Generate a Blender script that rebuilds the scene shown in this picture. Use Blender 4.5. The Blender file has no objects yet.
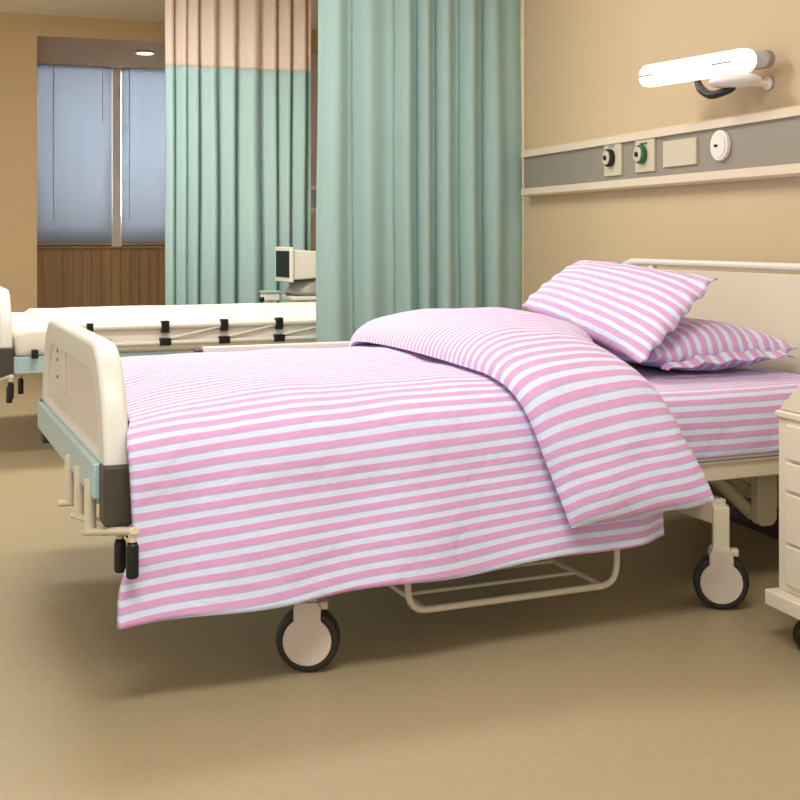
import bpy, bmesh, math, random
from mathutils import Vector, noise, Matrix

S = 1.1                       # every length below is in units of the eye height (1.1 m)
TH = math.radians(18.1)       # camera heading, clockwise from +Y
F = 1195.0                    # focal length in pixels of an 800 px frame
BED_ROT = math.radians(5.0)
random.seed(3)
scn = bpy.context.scene
COL = scn.collection

# ------------------------------------------------------------------ materials
def srgb(c):
    r = []
    for v in c:
        v /= 255.0
        r.append(v / 12.92 if v <= .04045 else ((v + .055) / 1.055) ** 2.4)
    return (r[0], r[1], r[2], 1)

def new_mat(name):
    m = bpy.data.materials.new(name); m.use_nodes = True
    nt = m.node_tree
    return m, nt, nt.nodes['Principled BSDF']

def plain(name, col, rough=.5, metal=0, var=.04, scale=6, bump=0.0, spec=.5, coat=0):
    m, nt, b = new_mat(name)
    tc = nt.nodes.new('ShaderNodeTexCoord')
    nz = nt.nodes.new('ShaderNodeTexNoise'); nz.inputs['Scale'].default_value = scale
    nz.inputs['Detail'].default_value = 4
    nt.links.new(tc.outputs['Object'], nz.inputs['Vector'])
    mx = nt.nodes.new('ShaderNodeMix'); mx.data_type = 'RGBA'
    c = srgb(col)
    mx.inputs['A'].default_value = tuple(max(0, v * (1 - var)) for v in c[:3]) + (1,)
    mx.inputs['B'].default_value = tuple(min(1, v * (1 + var)) for v in c[:3]) + (1,)
    nt.links.new(nz.outputs['Fac'], mx.inputs['Factor'])
    nt.links.new(mx.outputs['Result'], b.inputs['Base Color'])
    b.inputs['Roughness'].default_value = rough
    b.inputs['Metallic'].default_value = metal
    b.inputs['Specular IOR Level'].default_value = spec
    b.inputs['Coat Weight'].default_value = coat
    if bump:
        bp = nt.nodes.new('ShaderNodeBump'); bp.inputs['Strength'].default_value = bump
        bp.inputs['Distance'].default_value = .01
        nt.links.new(nz.outputs['Fac'], bp.inputs['Height'])
        nt.links.new(bp.outputs['Normal'], b.inputs['Normal'])
    return m

def stripes(name, pink, white, grey, wr=.42):
    """cotton with stripes running along U, repeating once per unit of V"""
    m, nt, b = new_mat(name)
    uv = nt.nodes.new('ShaderNodeUVMap'); uv.uv_map = 'UVMap'
    sp = nt.nodes.new('ShaderNodeSeparateXYZ'); nt.links.new(uv.outputs['UV'], sp.inputs[0])
    fr = nt.nodes.new('ShaderNodeMath'); fr.operation = 'FRACT'
    nt.links.new(sp.outputs['Y'], fr.inputs[0])
    cr = nt.nodes.new('ShaderNodeValToRGB')
    e = cr.color_ramp.elements
    e[0].position = 0; e[0].color = srgb(pink)
    e[1].position = 1; e[1].color = srgb(pink)
    for p, c in ((.22, pink), (.47, grey), (.53, white), (.90, white), (.97, pink)):
        k = e.new(p); k.color = srgb(c)
    nt.links.new(fr.outputs[0], cr.inputs['Fac'])
    tc = nt.nodes.new('ShaderNodeTexCoord')
    nz = nt.nodes.new('ShaderNodeTexNoise'); nz.inputs['Scale'].default_value = 420
    nt.links.new(tc.outputs['Object'], nz.inputs['Vector'])
    n2 = nt.nodes.new('ShaderNodeTexNoise'); n2.inputs['Scale'].default_value = 10
    n2.inputs['Detail'].default_value = 5; n2.inputs['Distortion'].default_value = .6
    nt.links.new(tc.outputs['Object'], n2.inputs['Vector'])
    b1 = nt.nodes.new('ShaderNodeBump'); b1.inputs['Strength'].default_value = wr; b1.inputs['Distance'].default_value = .03
    nt.links.new(n2.outputs['Fac'], b1.inputs['Height'])
    b2 = nt.nodes.new('ShaderNodeBump'); b2.inputs['Strength'].default_value = .15; b2.inputs['Distance'].default_value = .002
    nt.links.new(nz.outputs['Fac'], b2.inputs['Height']); nt.links.new(b1.outputs['Normal'], b2.inputs['Normal'])
    nt.links.new(b2.outputs['Normal'], b.inputs['Normal'])
    nt.links.new(cr.outputs['Color'], b.inputs['Base Color'])
    b.inputs['Roughness'].default_value = .85
    b.inputs['Specular IOR Level'].default_value = .2
    b.inputs['Sheen Weight'].default_value = .15
    return m

PINK, WHT, GRY = (224, 166, 214), (220, 230, 255), (192, 180, 216)
M = {}
M['stripe'] = stripes('pink_striped_cotton', PINK, WHT, GRY)
M['cream'] = plain('cream_painted_plastic', (228, 225, 214), .35, var=.02)
M['panel'] = plain('warm_cream_panel', (226, 213, 194), .45, var=.02)
M['steel'] = plain('cream_enamelled_steel', (222, 212, 186), .3, var=.03)
M['bluegrey'] = plain('blue_grey_enamel', (176, 204, 206), .3, var=.03)
M['dark'] = plain('dark_olive_rubber', (68, 62, 50), .55)
M['black'] = plain('black_rubber', (14, 13, 13), .4)
M['tyre'] = plain('dark_tyre_rubber', (40, 37, 32), .6)
M['white'] = plain('white_plastic', (240, 236, 228), .3, var=.01)
M['linen'] = plain('white_linen', (232, 226, 214), .9, var=.02, scale=3, bump=.15, spec=.2)
M['headpanel'] = plain('head_panel_cream', (226, 218, 192), .45, var=.02)
M['mauve'] = plain('mauve_grey_disc', (214, 200, 184), .45, var=.02)
M['ceil'] = plain('ceiling_paint', (246, 236, 212), .9, var=.02)
M['wallL'] = plain('tan_laminate', (212, 180, 134), .6, var=.04, scale=2)
M['soffit'] = plain('soffit_laminate', (178, 138, 92), .6, var=.04, scale=2)
M['base'] = plain('dark_maroon_baseboard', (58, 18, 20), .35)
M['railband'] = plain('brushed_grey_band', (158, 150, 138), .4, metal=.25, var=.04, scale=3)
M['trim'] = plain('pale_trim', (226, 212, 188), .35, var=.02)
M['chrome'] = plain('chrome', (190, 190, 186), .2, metal=1, var=.01)
M['green'] = plain('green_ring', (40, 104, 62), .4)
M['ivory'] = plain('ivory_plate', (206, 196, 172), .4, var=.02)
M['amber'] = plain('brown_wood_block', (96, 62, 30), .6)
M['screen'] = plain('dark_glass_screen', (6, 6, 8), .35, spec=.3)
M['greyp'] = plain('grey_plastic', (150, 146, 138), .4)
M['tealp'] = plain('pale_teal_plastic', (150, 190, 176), .4)
M['cart'] = plain('cabinet_cream', (222, 212, 190), .42, var=.03)
M['line'] = plain('shadow_gap', (110, 98, 78), .7)
M['mark'] = plain('pale_marking', (196, 176, 146), .5)

def wall_mat():
    m, nt, b = new_mat('beige_wall_paint')
    tc = nt.nodes.new('ShaderNodeTexCoord')
    mp = nt.nodes.new('ShaderNodeMapping'); mp.inputs['Scale'].default_value = (1.2, 1.2, .35)
    nt.links.new(tc.outputs['Object'], mp.inputs['Vector'])
    nz = nt.nodes.new('ShaderNodeTexNoise'); nz.inputs['Scale'].default_value = 1.6; nz.inputs['Detail'].default_value = 3
    nt.links.new(mp.outputs[0], nz.inputs['Vector'])
    mx = nt.nodes.new('ShaderNodeMix'); mx.data_type = 'RGBA'
    mx.inputs['A'].default_value = srgb((202, 180, 144)); mx.inputs['B'].default_value = srgb((208, 186, 152))
    nt.links.new(nz.outputs['Fac'], mx.inputs['Factor']); nt.links.new(mx.outputs['Result'], b.inputs['Base Color'])
    b.inputs['Roughness'].default_value = .75
    return m
M['wall'] = wall_mat()

def floor_mat():
    m, nt, b = new_mat('tan_vinyl_floor')
    tc = nt.nodes.new('ShaderNodeTexCoord')
    n1 = nt.nodes.new('ShaderNodeTexNoise'); n1.inputs['Scale'].default_value = 1.3; n1.inputs['Detail'].default_value = 5
    n2 = nt.nodes.new('ShaderNodeTexNoise'); n2.inputs['Scale'].default_value = 60; n2.inputs['Detail'].default_value = 3
    nt.links.new(tc.outputs['Object'], n1.inputs['Vector']); nt.links.new(tc.outputs['Object'], n2.inputs['Vector'])
    mx = nt.nodes.new('ShaderNodeMix'); mx.data_type = 'RGBA'
    mx.inputs['A'].default_value = srgb((158, 141, 106)); mx.inputs['B'].default_value = srgb((167, 150, 115))
    m2 = nt.nodes.new('ShaderNodeMix'); m2.data_type = 'RGBA'; m2.inputs['Factor'].default_value = .08
    nt.links.new(n1.outputs['Fac'], mx.inputs['Factor'])
    nt.links.new(mx.outputs['Result'], m2.inputs['A']); nt.links.new(n2.outputs['Color'], m2.inputs['B'])
    nt.links.new(m2.outputs['Result'], b.inputs['Base Color'])
    b.inputs['Roughness'].default_value = .42
    b.inputs['Specular IOR Level'].default_value = .3
    return m
M['floor'] = floor_mat()

def wood_mat():
    m, nt, b = new_mat('brown_grooved_panelling')
    tc = nt.nodes.new('ShaderNodeTexCoord')
    mp = nt.nodes.new('ShaderNodeMapping'); mp.inputs['Scale'].default_value = (14, 14, .5)
    nt.links.new(tc.outputs['Object'], mp.inputs['Vector'])
    nz = nt.nodes.new('ShaderNodeTexNoise'); nz.inputs['Scale'].default_value = 1.2; nz.inputs['Detail'].default_value = 5
    nt.links.new(mp.outputs[0], nz.inputs['Vector'])
    cr = nt.nodes.new('ShaderNodeValToRGB')
    cr.color_ramp.elements[0].position = .3; cr.color_ramp.elements[0].color = srgb((170, 134, 94))
    cr.color_ramp.elements[1].position = .75; cr.color_ramp.elements[1].color = srgb((196, 158, 114))
    nt.links.new(nz.outputs['Fac'], cr.inputs['Fac']); nt.links.new(cr.outputs['Color'], b.inputs['Base Color'])
    b.inputs['Roughness'].default_value = .6
    return m
M['wood'] = wood_mat()

def cloth_mat(name, c1, c2, trans=.25, alpha=1):
    m, nt, b = new_mat(name)
    tc = nt.nodes.new('ShaderNodeTexCoord')
    mp = nt.nodes.new('ShaderNodeMapping'); mp.inputs['Scale'].default_value = (9, 9, .25)
    nt.links.new(tc.outputs['Object'], mp.inputs['Vector'])
    nz = nt.nodes.new('ShaderNodeTexNoise'); nz.inputs['Scale'].default_value = 1.1; nz.inputs['Detail'].default_value = 2
    nt.links.new(mp.outputs[0], nz.inputs['Vector'])
    mx = nt.nodes.new('ShaderNodeMix'); mx.data_type = 'RGBA'
    mx.inputs['A'].default_value = srgb(c1); mx.inputs['B'].default_value = srgb(c2)
    nt.links.new(nz.outputs['Fac'], mx.inputs['Factor'])
    nt.links.new(mx.outputs['Result'], b.inputs['Base Color'])
    b.inputs['Roughness'].default_value = .8; b.inputs['Specular IOR Level'].default_value = .15
    tr = nt.nodes.new('ShaderNodeBsdfTranslucent'); nt.links.new(mx.outputs['Result'], tr.inputs['Color'])
    ms = nt.nodes.new('ShaderNodeMixShader'); ms.inputs[0].default_value = trans
    out = nt.nodes['Material Output']
    nt.links.new(b.outputs[0], ms.inputs[1]); nt.links.new(tr.outputs[0], ms.inputs[2])
    last = ms
    if alpha < 1:
        tp = nt.nodes.new('ShaderNodeBsdfTransparent')
        m3 = nt.nodes.new('ShaderNodeMixShader'); m3.inputs[0].default_value = alpha
        nt.links.new(tp.outputs[0], m3.inputs[1]); nt.links.new(ms.outputs[0], m3.inputs[2]); last = m3
    nt.links.new(last.outputs[0], out.inputs['Surface'])
    return m
M['aqua'] = cloth_mat('aqua_curtain_cloth', (178, 210, 206), (194, 218, 216), .3)
M['mesh'] = cloth_mat('pinkish_beige_mesh', (236, 218, 204), (240, 224, 208), .3, .9)
M['blind'] = cloth_mat('blue_grey_blind_cloth', (160, 168, 178), (172, 178, 186), .52)

def emis(name, col, st):
    m, nt, b = new_mat(name)
    b.inputs['Base Color'].default_value = srgb(col)
    b.inputs['Emission Color'].default_value = srgb(col); b.inputs['Emission Strength'].default_value = st
    return m
M['lamp'] = emis('lit_white_diffuser', (255, 253, 248), 1.0)
M['spot'] = emis('lit_downlight', (255, 240, 215), 3.0)
def glass_mat():
    m, nt, b = new_mat('window_glass')
    b.inputs['Transmission Weight'].default_value = 1; b.inputs['Roughness'].default_value = .02
    b.inputs['IOR'].default_value = 1.1; b.inputs['Base Color'].default_value = (1, 1, 1, 1)
    return m
M['glass'] = glass_mat()

# ------------------------------------------------------------------ mesh helpers
def V(*a): return Vector(a)

def finish(name, bm, mat, parent=None, smooth=True, bevel=0, loc=None):
    bmesh.ops.recalc_face_normals(bm, faces=bm.faces)
    for v in bm.verts: v.co *= S
    me = bpy.data.meshes.new(name); bm.to_mesh(me); bm.free()
    me.materials.append(M[mat] if isinstance(mat, str) else mat)
    o = bpy.data.objects.new(name, me); COL.objects.link(o)
    if smooth:
        for p in me.polygons: p.use_smooth = True
    if bevel:
        b = o.modifiers.new('bevel', 'BEVEL'); b.width = bevel * S; b.segments = 3
        b.limit_method = 'ANGLE'; b.angle_limit = math.radians(35)
    if smooth:
        try:
            w = o.modifiers.new('wn', 'WEIGHTED_NORMAL'); w.keep_sharp = True
        except Exception: pass
    if loc is not None: o.location = Vector(loc) * S
    if parent: o.parent = parent
    return o

def thing(name, label, cat, loc=(0, 0, 0), rz=0, group=None):
    o = bpy.data.objects.new(name, None); COL.objects.link(o)
    o.empty_display_size = .1
    o.location = Vector(loc) * S; o.rotation_euler = (0, 0, rz)
    return tag(o, label, cat, group)

def tag(o, label, cat, group=None):
    o['label'] = label; o['category'] = cat
    if group: o['group'] = group
    return o

def struct(o): o['kind'] = 'structure'; return o

def box(bm, x0, x1, y0, y1, z0, z1):
    vs = [bm.verts.new(p) for p in ((x0,y0,z0),(x1,y0,z0),(x1,y1,z0),(x0,y1,z0),(x0,y0,z1),(x1,y0,z1),(x1,y1,z1),(x0,y1,z1))]
    for f in ((0,3,2,1),(4,5,6,7),(0,1,5,4),(1,2,6,5),(2,3,7,6),(3,0,4,7)):
        bm.faces.new([vs[i] for i in f])
    return bm

def BX(*a):
    bm = bmesh.new(); return box(bm, *a)

def prism(bm, pts, axis, a0, a1):
    """extrude a 2-D outline along axis 0/1/2 from a0 to a1"""
    def mk(p, a):
        return {0: (a, p[0], p[1]), 1: (p[0], a, p[1]), 2: (p[0], p[1], a)}[axis]
    A = [bm.verts.new(mk(p, a0)) for p in pts]; B = [bm.verts.new(mk(p, a1)) for p in pts]
    n = len(pts)
    bm.faces.new(A); bm.faces.new(B[::-1])
    for i in range(n): bm.faces.new((A[i], A[(i+1) % n], B[(i+1) % n], B[i]))
    return bm

def tube(bm, pts, r, seg=12, cap=True, flat=1):
    """swept round tube through points"""
    pts = [Vector(p) for p in pts]; rings = []
    up = None
    for i, p in enumerate(pts):
        d = (pts[min(i+1, len(pts)-1)] - pts[max(i-1, 0)]).normalized()
        if up is None:
            a = Vector((0, 0, 1)) if abs(d.z) < .9 else Vector((1, 0, 0))
            n = d.cross(a).normalized()
        else:
            n = (up - d * up.dot(d)).normalized()
        up = n; b = d.cross(n)
        rr = r[i] if isinstance(r, (list, tuple)) else r
        rings.append([bm.verts.new(p + (n * math.cos(2*math.pi*k/seg) + b * math.sin(2*math.pi*k/seg) * flat) * rr) for k in range(seg)])
    for i in range(len(rings)-1):
        for k in range(seg):
            bm.faces.new((rings[i][k], rings[i][(k+1) % seg], rings[i+1][(k+1) % seg], rings[i+1][k]))
    if cap:
        bm.faces.new(rings[0][::-1]); bm.faces.new(rings[-1])
    return bm

def fillet(pts, r, n=6):
    out = [Vector(pts[0])]
    for i in range(1, len(pts)-1):
        a, b, c = Vector(pts[i-1]), Vector(pts[i]), Vector(pts[i+1])
        p = b + (a-b).normalized()*r; q = b + (c-b).normalized()*r
        for k in range(n+1):
            t = k/n
            out.append(p*(1-t)**2 + b*2*t*(1-t) + q*t*t)
    out.append(Vector(pts[-1])); return out

def grid(name, nu, nv, fn, mat, parent=None, uvf=None, thick=0, close_v=False, sub=0):
    """surface fn(i/nu, j/nv) with UV"""
    bm = bmesh.new(); uvl = bm.loops.layers.uv.new('UVMap')
    vs = [[bm.verts.new(fn(i/nu, j/nv)) for j in range(nv+1)] for i in range(nu+1)]
    for i in range(nu):
        for j in range(nv):
            f = bm.faces.new((vs[i][j], vs[i+1][j], vs[i+1][j+1], vs[i][j+1]))
            if uvf:
                for l, (a, b) in zip(f.loops, ((i,j),(i+1,j),(i+1,j+1),(i,j+1))):
                    l[uvl].uv = uvf(a/nu, b/nv)
    if close_v: bmesh.ops.remove_doubles(bm, verts=bm.verts, dist=1e-5)
    o = finish(name, bm, mat, parent)
    o.modifiers.clear()
    if thick:
        s = o.modifiers.new('solid', 'SOLIDIFY'); s.thickness = thick * S; s.offset = 0
    if sub:
        s = o.modifiers.new('sub', 'SUBSURF'); s.levels = sub; s.render_levels = sub
    return o

def catmull(pts, n):
    P = [Vector(p) for p in pts]; out = []
    for i in range(len(P)-1):
        p0 = P[max(i-1, 0)]; p1 = P[i]; p2 = P[i+1]; p3 = P[min(i+2, len(P)-1)]
        for k in range(n):
            t = k/n
            out.append(.5*((2*p1)+(p2-p0)*t+(2*p0-5*p1+4*p2-p3)*t*t+(3*p1-p0-3*p2+p3)*t**3))
    out.append(P[-1]); return out

class Curve:
    """arc-length parametrised curve"""
    def __init__(s, pts, n=14):
        s.p = catmull(pts, n); s.l = [0]
        for a, b in zip(s.p, s.p[1:]): s.l.append(s.l[-1] + (b-a).length)
        s.L = s.l[-1]
    def at(s, u):
        d = max(0, min(1, u)) * s.L
        lo, hi = 0, len(s.l)-1
        while hi-lo > 1:
            m = (lo+hi)//2
            if s.l[m] <= d: lo = m
            else: hi = m
        w = (d-s.l[lo])/max(1e-9, s.l[hi]-s.l[lo])
        return s.p[lo].lerp(s.p[hi], w)
    def nrm(s, u):
        a, b = s.at(u-.01), s.at(u+.01); d = (b-a).normalized()
        return Vector((-d.y, d.x)) if len(d) == 2 else d

def smooth01(x):
    x = max(0, min(1, x)); return x*x*(3-2*x)
def lerp_table(tab, x):
    if x <= tab[0][0]: return tab[0][1]
    for (a, va), (b, vb) in zip(tab, tab[1:]):
        if x <= b: return va + (vb-va)*smooth01((x-a)/(b-a))
    return tab[-1][1]
def N(x, y, z=0): return noise.noise(Vector((x, y, z)))

# ------------------------------------------------------------------ the room
XW, YW, YF, CE, SOF = 2.42, 11.2, 9.61, 2.705, 2.54
XL = -3.2; YB = -1.5
struct(finish('floor', BX(XL, XW+.1, YB, YW+.1, -.05, 0), 'floor', smooth=False))
struct(finish('ceiling', BX(XL, XW+.1, YB, YF, CE, CE+.05), 'ceil', smooth=False))
struct(finish('wall_right', BX(XW, XW+.1, YB, YW+.1, 0, CE), 'wall', smooth=False))
struct(finish('wall_left', BX(XL, .202, YF, YW+.1, 0, CE), 'wallL', smooth=False))
struct(finish('trim_1', BX(.202, XW, YF, YW+.1, SOF, CE+.05), 'wallL', smooth=False))
struct(finish('baseboard_right', BX(XW-.015, XW, YB, YW, 0, .1), 'base', smooth=False, bevel=.004))
# panelling under the window, with vertical grooves
bm = bmesh.new()
x = .202
while x < XW - .02:
    w = .085
    box(bm, x, min(x+w-.004, XW), YW-.03, YW, 0, .88)
    x += w
box(bm, .202, XW, YW, YW+.1, 0, .885)
struct(finish('wall_back', bm, 'wood', smooth=False))
# window
wroot = struct(BX and bpy.data.objects.new('window_1', None)); COL.objects.link(wroot)
wroot.location = (0, 0, 0)
bm = bmesh.new()
box(bm, .202, XW, YW, YW+.06, .885, .92); box(bm, .202, XW, YW, YW+.06, SOF-.03, SOF)
box(bm, .202, .23, YW, YW+.06, .92, SOF-.03); box(bm, XW-.03, XW, YW, YW+.06, .92, SOF-.03)
box(bm, 1.66, 1.72, YW, YW+.06, .92, SOF-.03)
finish('window_frame', bm, 'dark', wroot, smooth=False)
finish('mullion', BX(.89, .972, YW-.02, YW+.05, .9, SOF-.001), 'white', wroot, smooth=False, bevel=.006)
for a, b in ((.23, .89), (.972, 1.66), (1.72, XW-.03)):
    finish('pane', BX(a, b, YW+.03, YW+.036, .92, SOF-.03), 'glass', wroot, smooth=False)
finish('window_sill', BX(.202, XW, YW-.05, YW-.001, .885, .905), 'wood', wroot, smooth=False, bevel=.004)
for n_, (a, b, lb) in enumerate(((.205, .888, 'blue-grey blind left of the white mullion, lowered almost to the sill'),
                 (.974, 1.66, 'blue-grey blind right of the white mullion, partly behind the far curtain'),
                 (1.665, XW-.012, 'added blue-grey blind at the right end of the window, unseen behind the far curtain'))):  # third blind is unseen, added to keep daylight off the curtain back and rail
    t = thing('window_blind', lb, 'blind', ((a+b)/2, YW-.03, SOF), group='roller blinds in the window')
    w = (b-a)/2
    finish('blind_cloth', BX(-w, w, -.003, .003, -1.59, 0), 'blind', t, smooth=False)
    finish('bottom_bar', BX(-w, w, -.008, .008, -1.61, -1.588), 'greyp', t, smooth=False, bevel=.003)
    for cx, ln in (((-.5*w if n_ == 0 else -.8*w), 1.4), ((.75*w if n_ == 0 else .35*w), .5 if n_ == 0 else .9)):
        finish('pull_cord', tube(bmesh.new(), [(cx, -.014, 0), (cx, -.014, -ln)], .004, 6), 'greyp', t)
# unseen light blocker added outside so the blinds darken towards the bottom
struct(finish('blind_light_blocker', BX(-1, 4, YW+.16, YW+.26, 0, 1.12), 'wood', smooth=False))
# downlight
t = thing('downlight', 'small round lit downlight recessed in the brown window soffit', 'light', (1.079, 10.17, SOF))
bm = bmesh.new(); tube(bm, [(0, 0, -.001), (0, 0, -.012)], .082, 32); finish('trim_ring', bm, 'white', t)
bm = bmesh.new(); tube(bm, [(0, 0, -.012), (0, 0, -.016)], .068, 32); finish('lens', bm, 'spot', t)

# ------------------------------------------------------------------ curtains
def curtain(lb, x0, x1, y, amp, seed, mesh_h=2.09, folds=()):
    t = thing('privacy_curtain', lb, 'curtain', ((x0+x1)/2, y, 0), group='aqua privacy curtains hung from ceiling tracks')
    W = x1-x0
    def prof(u):
        # deep irregular pleats
        v = 0
        ph = folds_phase(u)
        v = math.sin(ph) * .6 + math.sin(2*ph+.8+seed)*.22 + .3*N(u*6, seed, 1)
        return v*amp
    def folds_phase(u):
        return 2*math.pi*(folds[0]*u + folds[1]*math.sin(2*math.pi*u*1.3+seed) + folds[2]*math.sin(2*math.pi*u*3.1+seed*2))
    def mk(z0, z1, name, mat):
        def fn(a, b):
            z = z0+(z1-z0)*b
            k = 1 + .25*(1-z/CE)
            xx = -W/2 + W*a + .012*math.cos(folds_phase(a))*k
            return V(xx + .012*N(a*5, z*.8, seed), prof(a)*k + .012*N(a*9, z*1.3, seed+4), z)
        return grid(name, 260, 24, fn, mat, t, thick=.003)
    mk(.07, mesh_h, 'curtain_cloth', 'aqua')
    mk(mesh_h, CE-.03, 'mesh_band', 'mesh')
    tr = tag(finish('curtain_track', BX(-W/2-.05, W/2+ (.05 if x1 < 2.3 else .0), -.015, .015, 0, .03), 'white', smooth=False,
             loc=((x0+x1)/2, y, CE-.03)), 'ceiling track carrying ' + lb.split(',')[0], 'curtain track', 'ceiling curtain tracks')
curtain('aqua privacy curtain between the two beds, nearer and wider one', 1.378, 2.412, 5.41, .046, 1.7, 2.2, (7.5, .35, .12))
curtain('aqua privacy curtain with pinkish mesh top, behind the far bed', .955, 1.915, 7.75, .06, 5.1, 2.09, (8.5, .3, .1))

# ------------------------------------------------------------------ beds
L, W = 2.15, 1.27
def footboard(root, t0, t1, top, hbot, panelmat, head=False, W=1.17):
    # outline in (s,h), rounded top corners: half sizes differ
    def outline(ins, top_, bot_):
        rs, rh = (.20-ins*.6, .33-ins) if not head else (.12-ins*.6, .1-ins*.6)
        pts = [(ins, bot_), ]
        n = 14
        for k in range(n+1):
            a = math.pi/2*k/n
            pts.append((ins+rs*(1-math.cos(a)), top_-rh*(1-math.sin(a))))
        for k in range(n+1):
            a = math.pi/2*(1-k/n)
            pts.append((W-ins-rs*(1-math.cos(a)), top_-rh*(1-math.sin(a))))
        pts.append((W-ins, bot_))
        return pts
    O = outline(0, top, hbot); I = outline(.085 if not head else .042, top-(.07 if not head else .026), hbot+(.05 if not head else 0))
    bm = bmesh.new()
    n = len(O)
    vs = [[bm.verts.new((tt, p[0], p[1])) for p in lst] for tt in (t0, t1) for lst in (O, I)]
    for i in range(n):
        j = (i+1) % n
        bm.faces.new((vs[0][i], vs[0][j], vs[1][j], vs[1][i]))
        bm.faces.new((vs[2][i], vs[2][j], vs[3][j], vs[3][i]))
        bm.faces.new((vs[0][i], vs[0][j], vs[2][j], vs[2][i]))
        bm.faces.new((vs[1][i], vs[1][j], vs[3][j], vs[3][i]))
    finish('headboard_frame' if head else 'footboard_frame', bm, 'cream', root, bevel=.012)
    bm = bmesh.new()
    if head:
        # recessed panel held by uprights
        prism(bm, [(.12, hbot+.02), (.12, top-.036), (W-.12, top-.036), (W-.12, hbot+.02)], 0, t0+.012, t1-.012)
    else:
        prism(bm, outline(.08, top-.065, hbot+.045), 0, t0+.012, t1-.012)
    p = finish('headboard_panel' if head else 'footboard_panel', bm, panelmat, root, bevel=.003)
    return p

def caster(root, t, s, steer=0, stem_top=.34):
    """hooded castor wheel"""
    # the castor's stem is the part mesh; wheel and hood are sub-parts
    bm = bmesh.new()
    box(bm, -.022, .022, -.02, .02, .118, stem_top)
    bm2 = bm
    st = finish('caster_leg', bm2, 'steel', root, loc=(t, s, 0), bevel=.005)
    R = .0735
    # tyre: ring with chamfered shoulders, axis along Y
    bm = bmesh.new(); seg = 40
    prof = [(.050, -.026), (.066, -.027), (R-.002, -.021), (R, -.012), (R, .012), (R-.002, .021), (.066, .027), (.050, .026)]
    rings = []
    for k in range(seg):
        a = 2*math.pi*k/seg
        rings.append([bm.verts.new((r*math.cos(a), y, R + r*math.sin(a))) for r, y in prof])
    for k in range(seg):
        for j in range(len(prof)):
            q = (j+1) % len(prof)
            bm.faces.new((rings[k][j], rings[(k+1) % seg][j], rings[(k+1) % seg][q], rings[k][q]))
    finish('wheel', bm, 'tyre', st)
    # hood: disc + neck outline in (x,z), both sides
    bm = bmesh.new()
    pts = []
    r = .056
    for k in range(25):
        a = math.radians(56 - (360-2*34)*k/24.0)
        pts.append((r*math.cos(a), R + r*math.sin(a)))
    pts += [(-.031, .150), (-.024, .163), (.024, .163), (.031, .150)]
    prism(bm, pts, 1, -.032, .032)
    finish('wheel_hood', bm, 'mauve', st, bevel=.003)
    bm = bmesh.new(); box(bm, .024, .046, -.016, .016, .142, .16)
    finish('brake_pedal', bm, 'steel', st, bevel=.004)
    st.rotation_euler = (0, 0, steer)
    return st

def bracket_rounded(bm, t0, t1, s0, s1, z0, z1, r=.02):
    pts = []
    for k in range(7):
        a = math.pi + math.pi/2*k/6; pts.append((t0+r+r*math.cos(a), z0+r+r*math.sin(a)))
    for k in range(7):
        a = 1.5*math.pi + math.pi/2*k/6; pts.append((t1-r+r*math.cos(a), z0+r+r*math.sin(a)))
    pts += [(t1, z1), (t0, z1)]
    return prism(bm, pts, 1, s0, s1)

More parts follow.
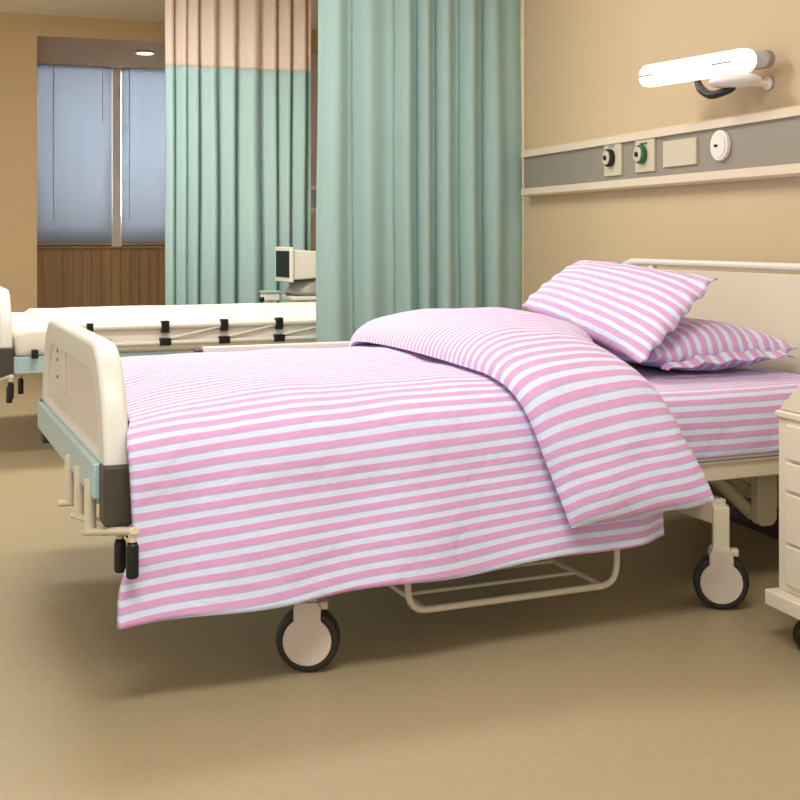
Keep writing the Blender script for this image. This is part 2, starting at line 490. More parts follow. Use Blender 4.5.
def make_bed(lb, loc, railmat, near, L=L):
    root = thing('hospital_bed', lb, 'bed', loc, BED_ROT, 'hospital beds with cream footboards')
    # footboard
    p = footboard(root, -.028, .028, .757, .47, 'panel')
    if near:
        # recessed document holder with small catches on the outer face
        bm = bmesh.new(); box(bm, -.022, -.014, .70, .83, .575, .70)
        h = finish('recessed_handle_plate', bm, 'panel', p, bevel=.004)
        for z in (.60, .648, .673): finish('catch', BX(-.020, -.014, .86, .872, z, z+.008), 'dark', p, smooth=False)
    finish('bumper_beam', BX(-.045, -.028, .05, 1.12, .425, .503), 'bluegrey', root, bevel=.004)
    for s0 in (-.012, 1.17-.058):
        finish('corner_bumper', BX(-.032, .032, s0, s0+.07, .375, .506), 'dark', root, bevel=.008)
    # headboard
    hp = footboard(root, L, L+.03, .915, .36, 'headpanel', head=True, W=1.36)
    for s0 in (.13, W-.16):
        finish('headboard_upright', BX(L+.004, L+.026, s0, s0+.03, .38, .89), 'cream', root, bevel=.004)
    # platform and side rails
    bm = bmesh.new(); box(bm, .03, L, .05, W-.05, .372, .392)
    finish('mattress_platform', bm, 'steel', root, smooth=False)
    for s0 in (.005, W-.045):
        finish('side_rail', BX(.03, L, s0, s0+.04, .343 if near else .385, .392 if near else .462), railmat, root, bevel=.005)
    # undercarriage
    for s0 in (.10, W-.14):
        finish('under_rail', BX(.3, 1.62, s0, s0+.04, .27, .315), 'steel', root, bevel=.004)
    for tt in (.4356, 1.604):
        finish('cross_beam', BX(tt-.022, tt+.022, .016, W-.016, .225 if tt > 1 else .24, .29), 'steel', root, bevel=.004)
        for ss in (0.012, W-.012):
            caster(root, tt, ss, steer=math.radians(-24 if tt < 1 else -33), stem_top=.275)
    for tt in (.5, 1.2):
        for ss in (.14, W-.14):
            finish('support_leg', BX(tt-.015, tt+.015, ss-.015, ss+.015, .30, .375), 'steel', root, bevel=.003)
    # head end lifting linkage
    bm = bmesh.new(); bracket_rounded(bm, 1.835, 1.905, .14, .17, .165, .36, .025)
    lp = finish('linkage_plate', bm, 'steel', root, bevel=.003)
    bm = bmesh.new(); tube(bm, [(1.68, .2, .345), (1.86, .19, .19)], .020, 10); finish('linkage_arm', bm, 'steel', root)
    bm = bmesh.new(); tube(bm, [(1.72, .26, .355), (1.87, .22, .255)], .015, 10); finish('linkage_arm', bm, 'steel', root)
    # luggage basket of bent tube
    bm = bmesh.new()
    z = .1
    tube(bm, fillet([(.682, .02, .36), (.69, .015, z), (1.275, .015, z), (1.285, .02, .36)], .05), .0085, 10)
    tube(bm, fillet([(.70, 1.2, .36), (.70, 1.2, .15), (.74, 1.2, z), (1.235, 1.2, z), (1.28, 1.2, .15), (1.28, 1.2, .36)], .03), .0085, 10)
    for s_ in (.14, .26, .38, .5, .62, .74, .86, .98, 1.10): tube(bm, [(.735, s_, z+.002), (1.235, s_, z+.002)], .005, 8)
    for t_ in (.735, 1.235): tube(bm, [(t_, .015, z), (t_, 1.2, z)], .0065, 8)
    finish('luggage_basket', bm, 'steel', root)
    # three folding cranks
    for s_, e, h_ in ((.11, (.009, -.118), .345), (.27, (.022, .10), .345), (.43, (.10, .40), .345)):
        p = V(-.042, s_, h_-.004); q = V(e[0], e[1], h_ + (.045 if s_ < .2 else 0))
        bm = bmesh.new()
        tube(bm, [(p.x, s_, h_-.008), (p.x, s_, .46)], .0135, 12)
        tube(bm, [(p.x, s_, .455), (-.02, s_, .455)], .011, 10)
        d = (q-p).normalized()
        tube(bm, [p-d*.028, q+d*.012], .0115, 12, flat=.75)
        h_ = q.z
        tube(bm, [(q.x, q.y, h_-.003), (q.x, q.y, h_-.03)], .009, 10)
        cr = finish('crank', bm, 'steel', root, bevel=.002)
        bm = bmesh.new()
        tube(bm, [(q.x, q.y, h_-.022), (q.x, q.y, h_-.032), (q.x, q.y, h_-.092), (q.x, q.y, h_-.097)], [.009, .0135, .0135, .011], 16)
        finish('crank_grip', bm, 'black', cr)
    finish('crank_gearbox', BX(.04, .12, .24, .60, .36, .372), 'black', root, bevel=.004)
    return root

bed1_loc = V(.2225, 2.637, 0)
YB_ = V(-math.sin(BED_ROT), math.cos(BED_ROT), 0); XB_ = V(math.cos(BED_ROT), math.sin(BED_ROT), 0)
bed2_loc = bed1_loc + YB_*2.94 + XB_*.02
bed1 = make_bed('cream hospital bed in front, under the pink striped bedding', bed1_loc, 'steel', True)
bed2 = make_bed('cream hospital bed at the back with plain white bedding', bed2_loc, 'bluegrey', False, 2.40)

def bp(t, s, h, base=None):
    return (base or bed1_loc) + XB_*t + YB_*s + V(0, 0, h)

# folded side rails
def side_rail(root, s, t0, t1, z0, z1, clamps):
    bm = bmesh.new()
    tube(bm, [(t0, s, z1), (t1, s, z1)], .013, 10, flat=1); tube(bm, [(t0, s, z0), (t1, s, z0)], .011, 10)
    g = finish('folding_side_rail', bm, 'cream', root)
    for i, c in enumerate(clamps):
        bm = bmesh.new(); box(bm, c-.018, c+.018, s-.02, s+.012, z1-.03, z1+.026)
        box(bm, c-.026, c+.026, s-.022, s+.012, z0-.012, z0+.022)
        finish('rail_clamp', bm, 'black', g, bevel=.003)
        if i < len(clamps)-1:
            bm = bmesh.new(); tube(bm, [(c+.02, s-.004, z0+.02), (clamps[i+1]-.02, s-.004, z1-.01)], .006, 8)
            finish('rail_link', bm, 'cream', g)
    return g
g = side_rail(bed2, -.02, .36, 2.05, .505, .582, (.70, .98, 1.25, 1.55))
for t_, z_ in ((.36, .585), (.44, .508), (.12, .475)):
    finish('rail_end_cap', BX(t_-.014, t_+.014, -.034, -.004, z_-.02, z_+.02), 'black', g, bevel=.003)
bm = BX(.52, 1.95, W+.095, W+.12, .597, .625)
g = finish('folding_side_rail', bm, 'cream', bed1, bevel=.006)
bm = BX(.495, .52, W+.093, W+.122, .587, .617); finish('rail_end_cap', bm, 'dark', g, bevel=.004)

# ---------------------------------------------------------------- bedding
PER = .0315     # stripe repeat
def rounded_slab(name, t0, t1, s0, s1, h0, h1, r, mat, top, tagd=None, puff=.0, base=None, per=PER, ends=True, sidebulge=0):
    """mattress shaped slab; stripes along t"""
    # closed profile across s (open at the underside)
    pts = [(s1-.02, h0), (s1-.003, h0+.01), (s1, h0+.03), (s1+sidebulge, (h0+h1)/2), (s1-.004, h1-r), (s1-r*.35, h1-r*.3), (s1-r, h1), (s1-r-.06, h1), (s1-r-.2, h1), ((s0+s1)/2, h1+puff), (s0+r+.2, h1), (s0+r+.06, h1),
           (s0+r, h1), (s0+r*.35, h1-r*.3), (s0+.004, h1-r), (s0-sidebulge, (h0+h1)/2), (s0, h0+.03), (s0+.003, h0+.01), (s0+.02, h0)]
    c = Curve(pts, 8)
    bm = bmesh.new(); uvl = bm.loops.layers.uv.new('UVMap')
    nu, nv = 60, 120
    vs = []
    for i in range(nu+1):
        a = i/nu; row = []
        t = t0 + (t1-t0)*a
        # round the ends
        e = min(a, 1-a)*(t1-t0)
        k = 1 if e > r else math.sqrt(max(0, 1-((r-e)/r)**2))
        for j in range(nv+1):
            p = c.at(j/nv)
            ss, hh = p.x, p.y
            if hh > h1-r: hh = (h1-r) + (hh-(h1-r))*(.0 + k)
            d = .003*N(t*3, ss*3, hh*3) + .002*N(t*11, ss*9, hh*9)
            row.append(bm.verts.new((t, ss + d*(1 if ss > .6 else -1), hh+d)))
        vs.append(row)
    for i in range(nu):
        for j in range(nv):
            f = bm.faces.new((vs[i][j], vs[i+1][j], vs[i+1][j+1], vs[i][j+1]))
            for l, (a, b) in zip(f.loops, ((i,j),(i+1,j),(i+1,j+1),(i,j+1))):
                l[uvl].uv = (a/nu*(t1-t0)/per, b/nv*c.L/per)
    for row in (vs[0], vs[-1]):
        f = bm.faces.new(row)
        for l in f.loops: l[uvl].uv = (l.vert.co.y/per, l.vert.co.z/per)
    bm.faces.new([vs[i][0] for i in range(nu+1)] + [vs[i][-1] for i in range(nu, -1, -1)])
    o = finish(name, bm, mat)
    o.modifiers.clear()
    o.location = (base or bed1_loc)*S; o.rotation_euler = (0, 0, BED_ROT)
    return o

sheet = rounded_slab('mattress', .04, L-.01, .012, W, .393, .580, .055, 'stripe', None)
tag(sheet, 'mattress in a pink and white striped fitted sheet on the front bed', 'mattress')
bm = bmesh.new(); tube(bm, [(.05, -.004, .402), (L-.02, -.004, .402)], .005, 8); finish('piping', bm, 'greyp', sheet)

# duvet cover: profile across s
DUV = [(W+.07, .42), (W+.06, .48), (W+.045, .56), (W-.02, .603), (W-.2, .618), (.66, .630), (.22, .626), (.09, .614), (.005, .575),
       (-.035, .515), (-.052, .42), (-.075, .30), (-.095, .18)]
duvc = Curve(DUV, 14)
duvet = thing('duvet', 'pink and white striped duvet hanging down the near side of the front bed', 'duvet', bed1_loc, BED_ROT)
def duv_pt(t, v, off=0, lift=1.0):
    p = duvc.at(v); d = duvc.at(min(1, v+.004)) - duvc.at(max(0, v-.004)); d.normalize()
    n = Vector((-d.y, d.x)); 
    if p.y > .6 and n.y < 0: n = -n
    return p, n, d
# make sure normals point outward (up / toward camera)
def duv_n(v):
    d = duvc.at(min(1, v+.004)) - duvc.at(max(0, v-.004)); d.normalize()
    return Vector((d.y, -d.x)) if Vector((d.y, -d.x)).y > 0 or v > .7 and d.y < 0 and d.y > -2 and Vector((d.y, -d.x)).x < 0 else Vector((d.y, -d.x))
T0, T1 = .036, 1.40
def duvet_fn(a, v):
    p = duvc.at(v); n = duv_n(v)
    side = smooth01((v-.70)/.3)
    t1 = T1 - .045*side
    t = T0 + (t1-T0)*a
    if side > 0: t += .012*side*math.sin(v*9)*(1-a) 
    w = .004
    w += .010*N(t*2.2, v*5, 1) + .006*N(t*6, v*9, 2)
    # soft diagonal drag lines on top, vertical soft folds on the drop
    w += side*(.014*N(t*5+v*2.0, v*1.0, 7) + .008*math.sin(t*19+2*v))
    # crease in front of turned back part
    # gentle ripples near the foot end
    w += (1-side)*.004*math.sin(40*(v+t*.35))*smooth01((.5-t)/.5)
    q = p + n*w
    # hem falls a little unevenly
    if v > .93: q.y += (v-.93)/.07*(.005*math.sin(t*14) + .012*smooth01((t-1.1)/.3))
    q.y += side*side*.046*min(1, t/1.2)
    # foot end rolls down
    e = max(0, (.30-(t-T0))/.30)
    q.y -= .042*e*e*(1-smooth01((v-.62)/.25))
    # loose foot corner swings outwards below the corner bumper
    low = smooth01((.37-p.y)/.14)*(1 if v > .5 else 0)
    t -= (low*.034+.016*1.4*smooth01((.61-p.y)/.05)*(1 if v > .5 else 0))*(1-a)**3
    # right end rounds over/in at the hem
    r = smooth01((a-.93)/.07)
    q.x += side*.03*r
    return V(t, q.x, q.y)
def duv_uv(a, v):
    t = T0+(T1-T0)*a
    d = .058*max(0, 1-t/1.15)**1.15 + .05*max(0, 1-t/.3)**2*(1-smooth01((v-.70)/.16))
    return (a*1.36/PER, (v*duvc.L-d)/PER)
g1 = grid('duvet_cover', 170, 200, duvet_fn, 'stripe', duvet, uvf=duv_uv, thick=.022)

# turned back section
fl_tl = [(0, 1.05), (.12, 1.02), (.35, .99), (.60, .955), (.72, .945), (.85, .975), (1, 1.05)]
fl_tr = [(0, 1.62), (.3, 1.60), (.55, 1.50), (.64, 1.39), (.74, 1.345), (.85, 1.37), (1, 1.45)]
FLAP = [(W+.05, .44), (W+.06, .56), (W-.01, .615), (W-.18, .635), (.66, .645), (.22, .642), (.07, .627), (-.015, .588),
        (-.06, .525), (-.085, .44), (-.107, .36), (-.122, .296)]
flc = Curve(FLAP, 14)
def flap_fn(a, v):
    # a: 0..1 loops round the cross-section (0-.7 top skin left->right, .7-1 underside back)
    if a <= .72:
        w = a/.72; top = 1
    else:
        w = 1-(a-.72)/.28; top = 0
    p = flc.at(v); d = flc.at(min(1, v+.004)) - flc.at(max(0, v-.004)); d.normalize(); n = Vector((d.y, -d.x))
    tl, tr = lerp_lin(fl_tl, v), lerp_lin(fl_tr, v)
    w2 = .5-.5*math.cos(math.pi*w)*1.0
    t = tl + (tr-tl)*(w*.6+w2*.4)
    T = lerp_table([(0, .06), (.1, .10), (.5, .105), (.66, .09), (.8, .055), (1, .03)], v)
    shape = (1-abs(2*w-1)**2.6)**.6
    if top:
        off = .012 + T*shape*1.02
        off += .012*N(t*3.2, v*6, 5)*shape + .006*N(t*8+v*8, v*10, 9)*shape
    else:
        off = .010
    endk = min(1, (1-v)/.04)
    off = .012 + (off-.012)*math.sqrt(max(0, 1-(1-endk)**2))
    q = p + n*off
    hem = smooth01((v-.8)/.2)
    q.y += hem*.035*w + hem*.002*math.sin(w*14)
    q.x -= hem*.03*w
    return V(t, q.x, q.y)
def lerp_lin(tab, x):
    # smooth (catmull-like) interpolation of a table
    for i in range(len(tab)-1):
        if x <= tab[i+1][0] or i == len(tab)-2:
            x0, y0 = tab[i]; x1, y1 = tab[i+1]
            m0 = (tab[i+1][1]-tab[max(i-1,0)][1])/(tab[i+1][0]-tab[max(i-1,0)][0])
            m1 = (tab[min(i+2,len(tab)-1)][1]-y0)/(tab[min(i+2,len(tab)-1)][0]-x0)
            h = x1-x0; u = (x-x0)/h
            return (2*u**3-3*u*u+1)*y0+(u**3-2*u*u+u)*h*m0+(-2*u**3+3*u*u)*y1+(u**3-u*u)*h*m1
def flap_uv(a, v):
    w = a/.72 if a <= .72 else 1-(a-.72)/.28
    return (a*.8/PER, (v*flc.L + .01 - .045*smooth01((v-.6)/.3)*(1-w)**1.8)/PER)
g2 = grid('turned_back_section', 110, 190, flap_fn, 'stripe', duvet,
     uvf=flap_uv, close_v=True)

# pillows
def pillow(name, lb, A, B, C, D, T, mat, group, base=None, per=.042, ears=.035, seed=0, sag=0, open_end=False):
    """A,B bottom edge (near,far); C,D top edge (near,far) in bed coordinates"""
    A, B, C, D = map(Vector, (A, B, C, D))
    ctr = (A+B+C+D)/4
    nrm = (B-A).cross(C-A).normalized()
    if nrm.z < 0: nrm = -nrm
    Lc = (C-A).length
    bm = bmesh.new(); uvl = bm.loops.layers.uv.new('UVMap')
    nu, nv = 64, 44
    def P(u, v, sgn):
        # pull mid edges inwards
        cu, cv = u*2-1, v*2-1
        uu = .5+.5*cu*(1-ears*1.0*(1-abs(cv)**3)*abs(cu)**2)
        vv = .5+.5*cv*(1-ears*2*(1-abs(cu)**3)*abs(cv)**2)
        p = A.lerp(B, uu).lerp(C.lerp(D, uu), vv)
        th = T*((1-abs(cu)**(2.7 if not (open_end and cu < 0) else 9))*(1-abs(cv)**2.1))**.6
        th *= 1+.12*N(u*3, v*3, seed)
        wr = .006*N(u*9+seed, v*7, 3)*(1-min(1, th/T)*.4)
        # edge gathers
        ed = max(abs(cu), abs(cv))
        g = .003*math.sin(u*46+seed)*smooth01((abs(cv)-.75)/.25) + .006*math.sin(v*34+seed)*smooth01((abs(cu)-.8)/.2)
        return p + nrm*(sgn*(th if sgn > 0 else th*.75) + wr + g) + V(0, 0, -sag*(1-cu*cu)*(1-cv*cv))
    sh = []
    for sgn in (1, -1):
        vs = [[bm.verts.new((P(i/nu, j/nv, sgn) - ctr)) for j in range(nv+1)] for i in range(nu+1)]
        sh.append(vs)
        for i in range(nu):
            for j in range(nv):
                f = bm.faces.new((vs[i][j], vs[i+1][j], vs[i+1][j+1], vs[i][j+1]))
                for l, (a, b) in zip(f.loops, ((i,j),(i+1,j),(i+1,j+1),(i,j+1))):
                    l[uvl].uv = (a/nu*10, b/nv*Lc*1.08/per)
    bmesh.ops.remove_doubles(bm, verts=bm.verts, dist=2e-4)
    o = finish(name, bm, mat); o.modifiers.clear()
    b0 = base or bed1_loc
    o.location = (b0 + XB_*ctr.x + YB_*ctr.y + V(0, 0, ctr.z))*S
    o.rotation_euler = (0, 0, BED_ROT)
    tag(o, lb, 'pillow', group)
    return o, ctr
GP = 'pillows in pink and white striped cases'
p1, c1 = pillow('pillow', 'pink striped pillow propped up at a slant, upper of two', (1.505, .235, .634), (1.655, 1.22, .745), (1.835, .32, .876), (1.955, 1.28, .908), .075, 'stripe', GP, ears=.022, seed=2.2, per=.040)
p2, c2 = pillow('pillow', 'pink striped pillow lying flat by the headboard, under the propped one', (1.60, .315, .642), (1.60, 1.22, .655), (2.12, .29, .648), (2.12, 1.2, .67), .086, 'stripe', GP, seed=6.1, per=.040, open_end=True)
# open mouth of the flat pillow's case
def mouth_fn(a, b):
    w = 1.62 + .475*a
    ang = b*2*math.pi
    r = .030*(math.sin(math.pi*min(1, max(0, a)))**.5)
    z = .612 + .02*a
    ruff = .006*math.sin(a*26+1) + .004*math.sin(a*51)
    return V(w - c2.x, .300 - .035*b + ruff - c2.y - .01*math.sin(a*3.14), z + (1 if True else 0)*(.032*math.sin(math.pi*a)**.6*(1-b*.7)) + .004*math.sin(a*30) - c2.z)
grid('case_opening', 80, 8, mouth_fn, 'stripe', p2, uvf=lambda a, b: (a*3, a*.5/.0455), thick=.004)
p3, c3 = pillow('pillow', 'plain white pillow at the head of the back bed', (1.93, .15, .65), (1.93, 1.1, .65), (2.36, .15, .68), (2.36, 1.1, .68), .065, 'linen', 'plain white pillows', base=bed2_loc, seed=1.3)
m2 = rounded_slab('mattress', .04, 2.39, 0, W, .463, .585, .03, 'linen', None, base=bed2_loc)
tag(m2, 'plain white mattress on the back bed', 'mattress')
# folded white cover on the back mattress
cv = rounded_slab('blanket', .20, 1.92, -.012, W+.012, .47, .604, .02, 'linen', None, base=bed2_loc)
tag(cv, 'plain white cover spread over the back bed mattress', 'blanket')

# ---------------------------------------------------------------- monitor beside the back bed
def ray(u, v, z):
    """room point seen at pixel (u,v) at depth z"""
    xc = (u-400)/F*z; h = 1-(v-236)/F*z
    return V(xc*math.cos(TH)+z*math.sin(TH), -xc*math.sin(TH)+z*math.cos(TH), h)
mc = ray(311, 300, 7.55)
cart = thing('instrument_cart', 'white instrument cart behind the back bed, carrying a monitor', 'cart', (mc.x, mc.y, 0), 0)
finish('cart_body', BX(-.12, .26, -.13, .17, .07, .60), 'white', cart, bevel=.008)
finish('cart_top', BX(-.15, .28, -.15, .19, .60, .625), 'white', cart, bevel=.006)
for a, b in ((-.08, -.09), (.22, -.09), (-.08, .13), (.22, .13)):
    bm = bmesh.new(); tube(bm, [(a, b-.015, .035), (a, b+.015, .035)], .035, 16); box(bm, a-.008, a+.008, b-.02, b+.02, .035, .072)
    finish('castor', bm, 'tyre', cart)
mon = thing('patient_monitor', 'white boxy patient monitor with dark screen, on the instrument cart', 'monitor', (mc.x, mc.y, .627), math.radians(8))
bm = bmesh.new()
prism(bm, [(-.16, .10), (-.16, .29), (.17, .265), (.17, .12)], 1, -.10, .16)
finish('housing', bm, 'cream', mon, bevel=.01)
finish('bezel', BX(-.178, -.158, -.112, .172, .085, .305), 'cream', mon, bevel=.006)
finish('screen', BX(-.183, -.176, -.085, .145, .115, .28), 'screen', mon, bevel=.004)
bm = bmesh.new(); tube(bm, [(0, .03, 0), (0, .03, .03), (0, .03, .055), (0, .03, .095)], [.15, .15, .13, .12], 24)
finish('swivel_base', bm, 'greyp', mon)
dv = ray(270, 297, 7.42)
d = thing('handset_cradle', 'small pale teal topped device with a black knob beside the monitor', 'device', (dv.x, dv.y, .0), math.radians(10))
finish('stand', BX(-.012, .012, -.012, .012, .0, .62), 'chrome', d)
finish('device_body', BX(-.05, .05, -.04, .04, .60, .645), 'white', d, bevel=.006)
finish('device_top', BX(-.056, .056, -.045, .045, .645, .662), 'tealp', d, bevel=.005)
bm = bmesh.new(); tube(bm, [(-.05, -.02, .61), (-.075, -.02, .61)], .014, 12); finish('knob', bm, 'black', d)
bm = bmesh.new(); tube(bm, [(0, 0, 0), (0, 0, .02)], .065, 20); finish('stand_foot', bm, 'greyp', d)

# ---------------------------------------------------------------- bedhead service rail on the right wall
svc = thing('bedhead_service_rail', 'long grey bedhead service rail with gas outlets on the beige wall', 'wall rail', (XW, 4, 1.3))
Z0, Z1 = -.105, .115
def rail_parts(par, y0, y1):
    finish('rail_body', BX(-.045, 0, y0, y1, Z0+.02, Z1-.02), 'railband', par, smooth=False)
    bm = bmesh.new(); prism(bm, [(-.06, Z1-.035), (-.06, Z1-.008), (-.045, Z1), (0, Z1), (0, Z1-.035)], 1, y0, y1)
    finish('upper_edge', bm, 'trim', par, smooth=False)
    bm = bmesh.new(); prism(bm, [(-.06, Z0+.004), (-.06, Z0+.034), (0, Z0+.034), (0, Z0-.004), (-.045, Z0-.004)], 1, y0, y1)
    finish('lower_edge', bm, 'trim', par, smooth=False)
rail_parts(svc, -4.6, 1.33)
svc2 = thing('bedhead_service_rail', 'grey service rail glimpsed in the narrow gap between the two curtains', 'wall rail', (XW, 7.5, 1.3))
rail_parts(svc2, -1.98, 2.09)
def ywall(u, x=XW-.05):
    c = (u-400)/F; z = x/(c*math.cos(TH)+math.sin(TH)); return z*(math.cos(TH)-c*math.sin(TH)), z
def hpix(v, z): return 1-(v-236)/F*z
for (u0, u1, v0, v1, kind) in ((605, 622, 142, 176, 'dark'), (636, 655, 139, 172, 'green')):
    ya, za = ywall(u0); yb, zb = ywall(u1)
    zc = (za+zb)/2; h1, h0 = hpix(v0, zc)-1.3, hpix(v1, zc)-1.3
    pl = finish('gas_outlet', BX(-.055, -.044, yb-4, ya-4, h0, h1), 'ivory', svc, bevel=.003)
    cy = (ya+yb)/2-4 + .012; cz = (h0+h1)/2 + .005
    bm = bmesh.new(); tube(bm, [(-.055, cy, cz), (-.075, cy, cz)], .037, 28)
    k = finish('outlet_collar', bm, 'black' if kind == 'dark' else 'green', pl, bevel=.003)
    bm = bmesh.new(); tube(bm, [(-.075, cy, cz), (-.082, cy, cz)], .029, 28)
    finish('outlet_face', bm, 'ivory', pl, bevel=.002)
    bm = bmesh.new(); tube(bm, [(-.082, cy, cz), (-.088, cy, cz)], .010, 16); finish('outlet_socket', bm, 'black', pl)
    finish('outlet_marking', BX(-.0565, -.054, cy-.035, cy+.02, h1-.022, h1-.014), 'green' if kind == 'green' else 'greyp', pl, smooth=False)
ya, za = ywall(664); yb, zb = ywall(697); zc = (za+zb)/2
sp = finish('blank_plate', BX(-.056, -.044, yb-4, ya-4, hpix(166, zc)-1.3, hpix(139.5, zc)-1.3), 'ivory', svc, bevel=.003)
ya, za = ywall(712); yb, zb = ywall(731); zc = (za+zb)/2
cy = (ya+yb)/2-4; cz = hpix(145.5, zc)-1.3; r = (ya-yb)/2*.92
bm = bmesh.new(); tube(bm, [(-.045, cy, cz), (-.062, cy, cz)], r, 36); g = finish('round_dial', bm, 'white', svc, bevel=.004)
bm = bmesh.new(); tube(bm, [(-.062, cy, cz), (-.064, cy, cz)], r*.8, 36); finish('dial_face', bm, 'linen', g)
finish('dial_pointer', BX(-.068, -.0635, cy+.003, cy+.02, cz-.004, cz+.004), 'black', g, smooth=False)
# ---------------------------------------------------------------- wall lamp
A = ray(646, 78, 4.386); B = ray(770, 57.3, 3.886)
mid = (A+B)/2
lamp = thing('wall_lamp', 'lit white elongated reading lamp mounted on the beige wall above the rail', 'lamp', mid, 0)
A, B = A-mid, B-mid
A.z = B.z = 0
dr = (B-A).normalized(); Lh = (B-A).length/2
nrm = dr.cross(V(0, 0, 1)).normalized()
if nrm.x > 0: nrm = -nrm
def lampbar(bm, l0, l1, rad, dep, o=0):
    pts = []
    n = 14
    for k in range(n+1):
        a = math.pi/2 + math.pi*k/n; pts.append((l0+rad+rad*math.cos(a), rad*math.sin(a)))
    for k in range(n+1):
        a = -math.pi/2 + math.pi*k/n; pts.append((l1-rad+rad*math.cos(a), rad*math.sin(a)))
    Fv = [bm.verts.new(dr*p[0] + V(0, 0, p[1]) + nrm*(dep+o)) for p in pts]
    Bv = [bm.verts.new(dr*p[0] + V(0, 0, p[1]) + nrm*o) for p in pts]
    bm.faces.new(Fv); bm.faces.new(Bv[::-1])
    for i in range(len(pts)):
        j = (i+1) % len(pts); bm.faces.new((Fv[i], Fv[j], Bv[j], Bv[i]))
    return bm
finish('diffuser', lampbar(bmesh.new(), -Lh, Lh-.05, .040, .04), 'lamp', lamp, bevel=.008)
finish('lamp_body', lampbar(bmesh.new(), -Lh+.06, Lh, .030, .03, -.029), 'greyp', lamp, bevel=.006)
for q0, q1, o in ((-Lh-.001, -Lh+.075, .0), (Lh-.22, Lh-.13, .0)):
    bm = bmesh.new()
    tube(bm, [dr*(q0+.004)+nrm*.041+V(0,0,o), dr*q1+nrm*.041+V(0,0,o)], .0028, 6); finish('slot', bm, 'greyp', lamp)
h0 = ray(735, 81, 3.98)-mid
h0 = V(h0.x, h0.y, h0.z); wallx = XW-mid.x
def ell(bm, c, r, n=20):
    bmesh.ops.create_uvsphere(bm, u_segments=28, v_segments=16, radius=1, matrix=Matrix.Translation(c) @ Matrix.Rotation(math.atan2(dr.y, dr.x), 4, 'Z') @ Matrix.Diagonal((r[0], r[1], r[2], 1)))
    return bm
finish('swivel_housing', ell(bmesh.new(), h0, (.10, .07, .024)), 'white', lamp)
bm = bmesh.new(); tube(bm, [h0+V(0, 0, -.005), V(wallx-.001, h0.y-.02, h0.z-.005)], .013, 14); tube(bm, [V(wallx-.012, h0.y-.02, h0.z-.005), V(wallx-.001, h0.y-.02, h0.z-.005)], .022, 24)
finish('wall_mount', bm, 'white', lamp)
k0 = ray(696, 76, 4.12)-mid
pts = catmull([ray(697, 77, 4.2)-mid, ray(698, 83, 4.17)-mid, ray(702, 90, 4.12)-mid, ray(712, 95, 4.05)-mid, ray(730, 89.5, 3.98)-mid, h0+V(0, 0, -.01)], 6)
n = len(pts)
bm = bmesh.new(); tube(bm, pts, [.008+.007*math.sin(math.pi*i/(n-1)) for i in range(n)], 10); finish('swivel_arm', bm, 'black', lamp)

# ---------------------------------------------------------------- bedside cabinet at the right
cab = thing('bedside_cabinet', 'cream bedside cabinet with drawers on wheels at the right edge', 'cabinet', (1.775, 2.53, 0))
X0 = .035
finish('plinth', BX(0, .56, -.56, 0, .09, .128), 'cart', cab, bevel=.004)
finish('cabinet_body', BX(X0, .53, -.52, -.008, .128, .553), 'cart', cab, bevel=.004)
finish('cabinet_top', BX(X0-.008, .54, -.53, -.004, .553, .57), 'cart', cab, bevel=.004)
bm = bmesh.new()
prism(bm, [(-.006, .57), (-.08, .634), (-.16, .70), (-.18, .71), (-.51, .71), (-.51, .57)], 0, X0, X0+.3)
finish('sloped_upper_box', bm, 'cart', cab, bevel=.006)
for z0, z1 in ((.150, .245), (.253, .372), (.38, .448), (.456, .54)):
    dw = finish('drawer', BX(X0-.010, X0+.004, -.50, -.048, z0, z1), 'cart', cab, bevel=.003)
    bm = bmesh.new(); tube(bm, fillet([(X0-.012, -.2, (z0+z1)/2), (X0-.035, -.2, (z0+z1)/2), (X0-.035, -.36, (z0+z1)/2), (X0-.012, -.36, (z0+z1)/2)], .01), .006, 8)
    finish('drawer_handle', bm, 'chrome', dw)
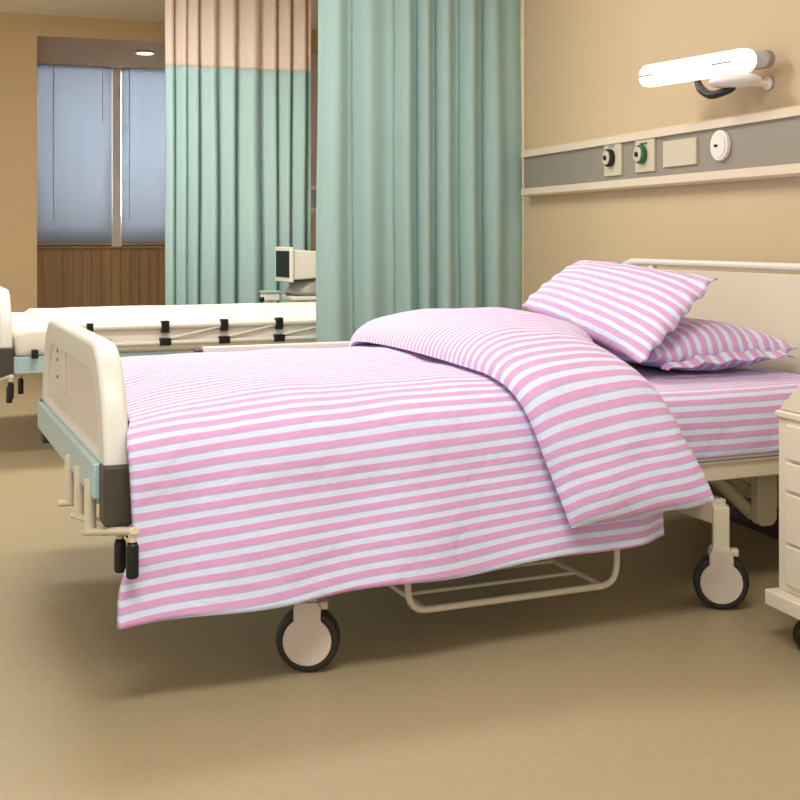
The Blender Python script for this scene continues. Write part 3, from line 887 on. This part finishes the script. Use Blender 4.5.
for a, b in ((.06, -.10), (.06, -.5), (.5, -.07), (.5, -.5)):
    bm = bmesh.new(); tube(bm, [(a, b-.018, .038), (a, b+.018, .038)], .038, 20)
    w = finish('cabinet_wheel', bm, 'black', cab)
    bm = bmesh.new(); box(bm, a-.012, a+.012, b-.024, b+.024, .04, .09); finish('wheel_fork', bm, 'black', cab)

# ---------------------------------------------------------------- light
def area(name, loc, size, power, col, rot=(0, 0, 0)):
    l = bpy.data.lights.new(name, 'AREA'); l.shape = 'RECTANGLE'; l.size, l.size_y = size[0]*S, size[1]*S
    l.energy = power; l.color = col
    o = bpy.data.objects.new(name, l); COL.objects.link(o); o.location = Vector(loc)*S; o.rotation_euler = rot
    return o
WARM = (1, .97, .92)
area('ceiling_lamp_beds', (.6, 4.2, CE-.02), (1.2, .5), 55, WARM)
area('ceiling_lamp_front', (.3, 1.2, CE-.02), (1.6, .6), 76, WARM)
area('ceiling_lamp_far', (.5, 6.4, CE-.02), (1.2, .5), 86, WARM)
area('window_daylight', (1.3, YW+.8, 1.9), (2.2, 1.4), 400, (1, .98, .95), (math.radians(-90), 0, 0))
l = bpy.data.lights.new('downlight_lamp', 'SPOT'); l.energy = 14; l.color = (1, .88, .7); l.spot_size = 2.0; l.spot_blend = .6; l.shadow_soft_size = .05
o = bpy.data.objects.new('downlight_lamp', l); COL.objects.link(o); o.location = V(1.079, 10.17, SOF-.03)*S

w = bpy.data.worlds.new('World'); scn.world = w; w.use_nodes = True
bg = w.node_tree.nodes['Background']; bg.inputs['Color'].default_value = (1, .985, .96, 1); bg.inputs['Strength'].default_value = 1.05

# ---------------------------------------------------------------- camera
cd = bpy.data.cameras.new('camera'); cam = bpy.data.objects.new('camera', cd); COL.objects.link(cam)
cam.location = (0, 0, S); cam.rotation_euler = (math.radians(90), 0, -TH)
cd.sensor_width = 36; cd.sensor_fit = 'HORIZONTAL'; cd.lens = 36*F/800
cd.shift_y = -(400-236)/800
cd.clip_start = .05; cd.clip_end = 100
scn.camera = cam
scn.view_settings.view_transform = 'Standard'; scn.view_settings.look = 'None'
scn.view_settings.exposure = -.14; scn.view_settings.gamma = 1; scn.view_settings.use_curve_mapping = False
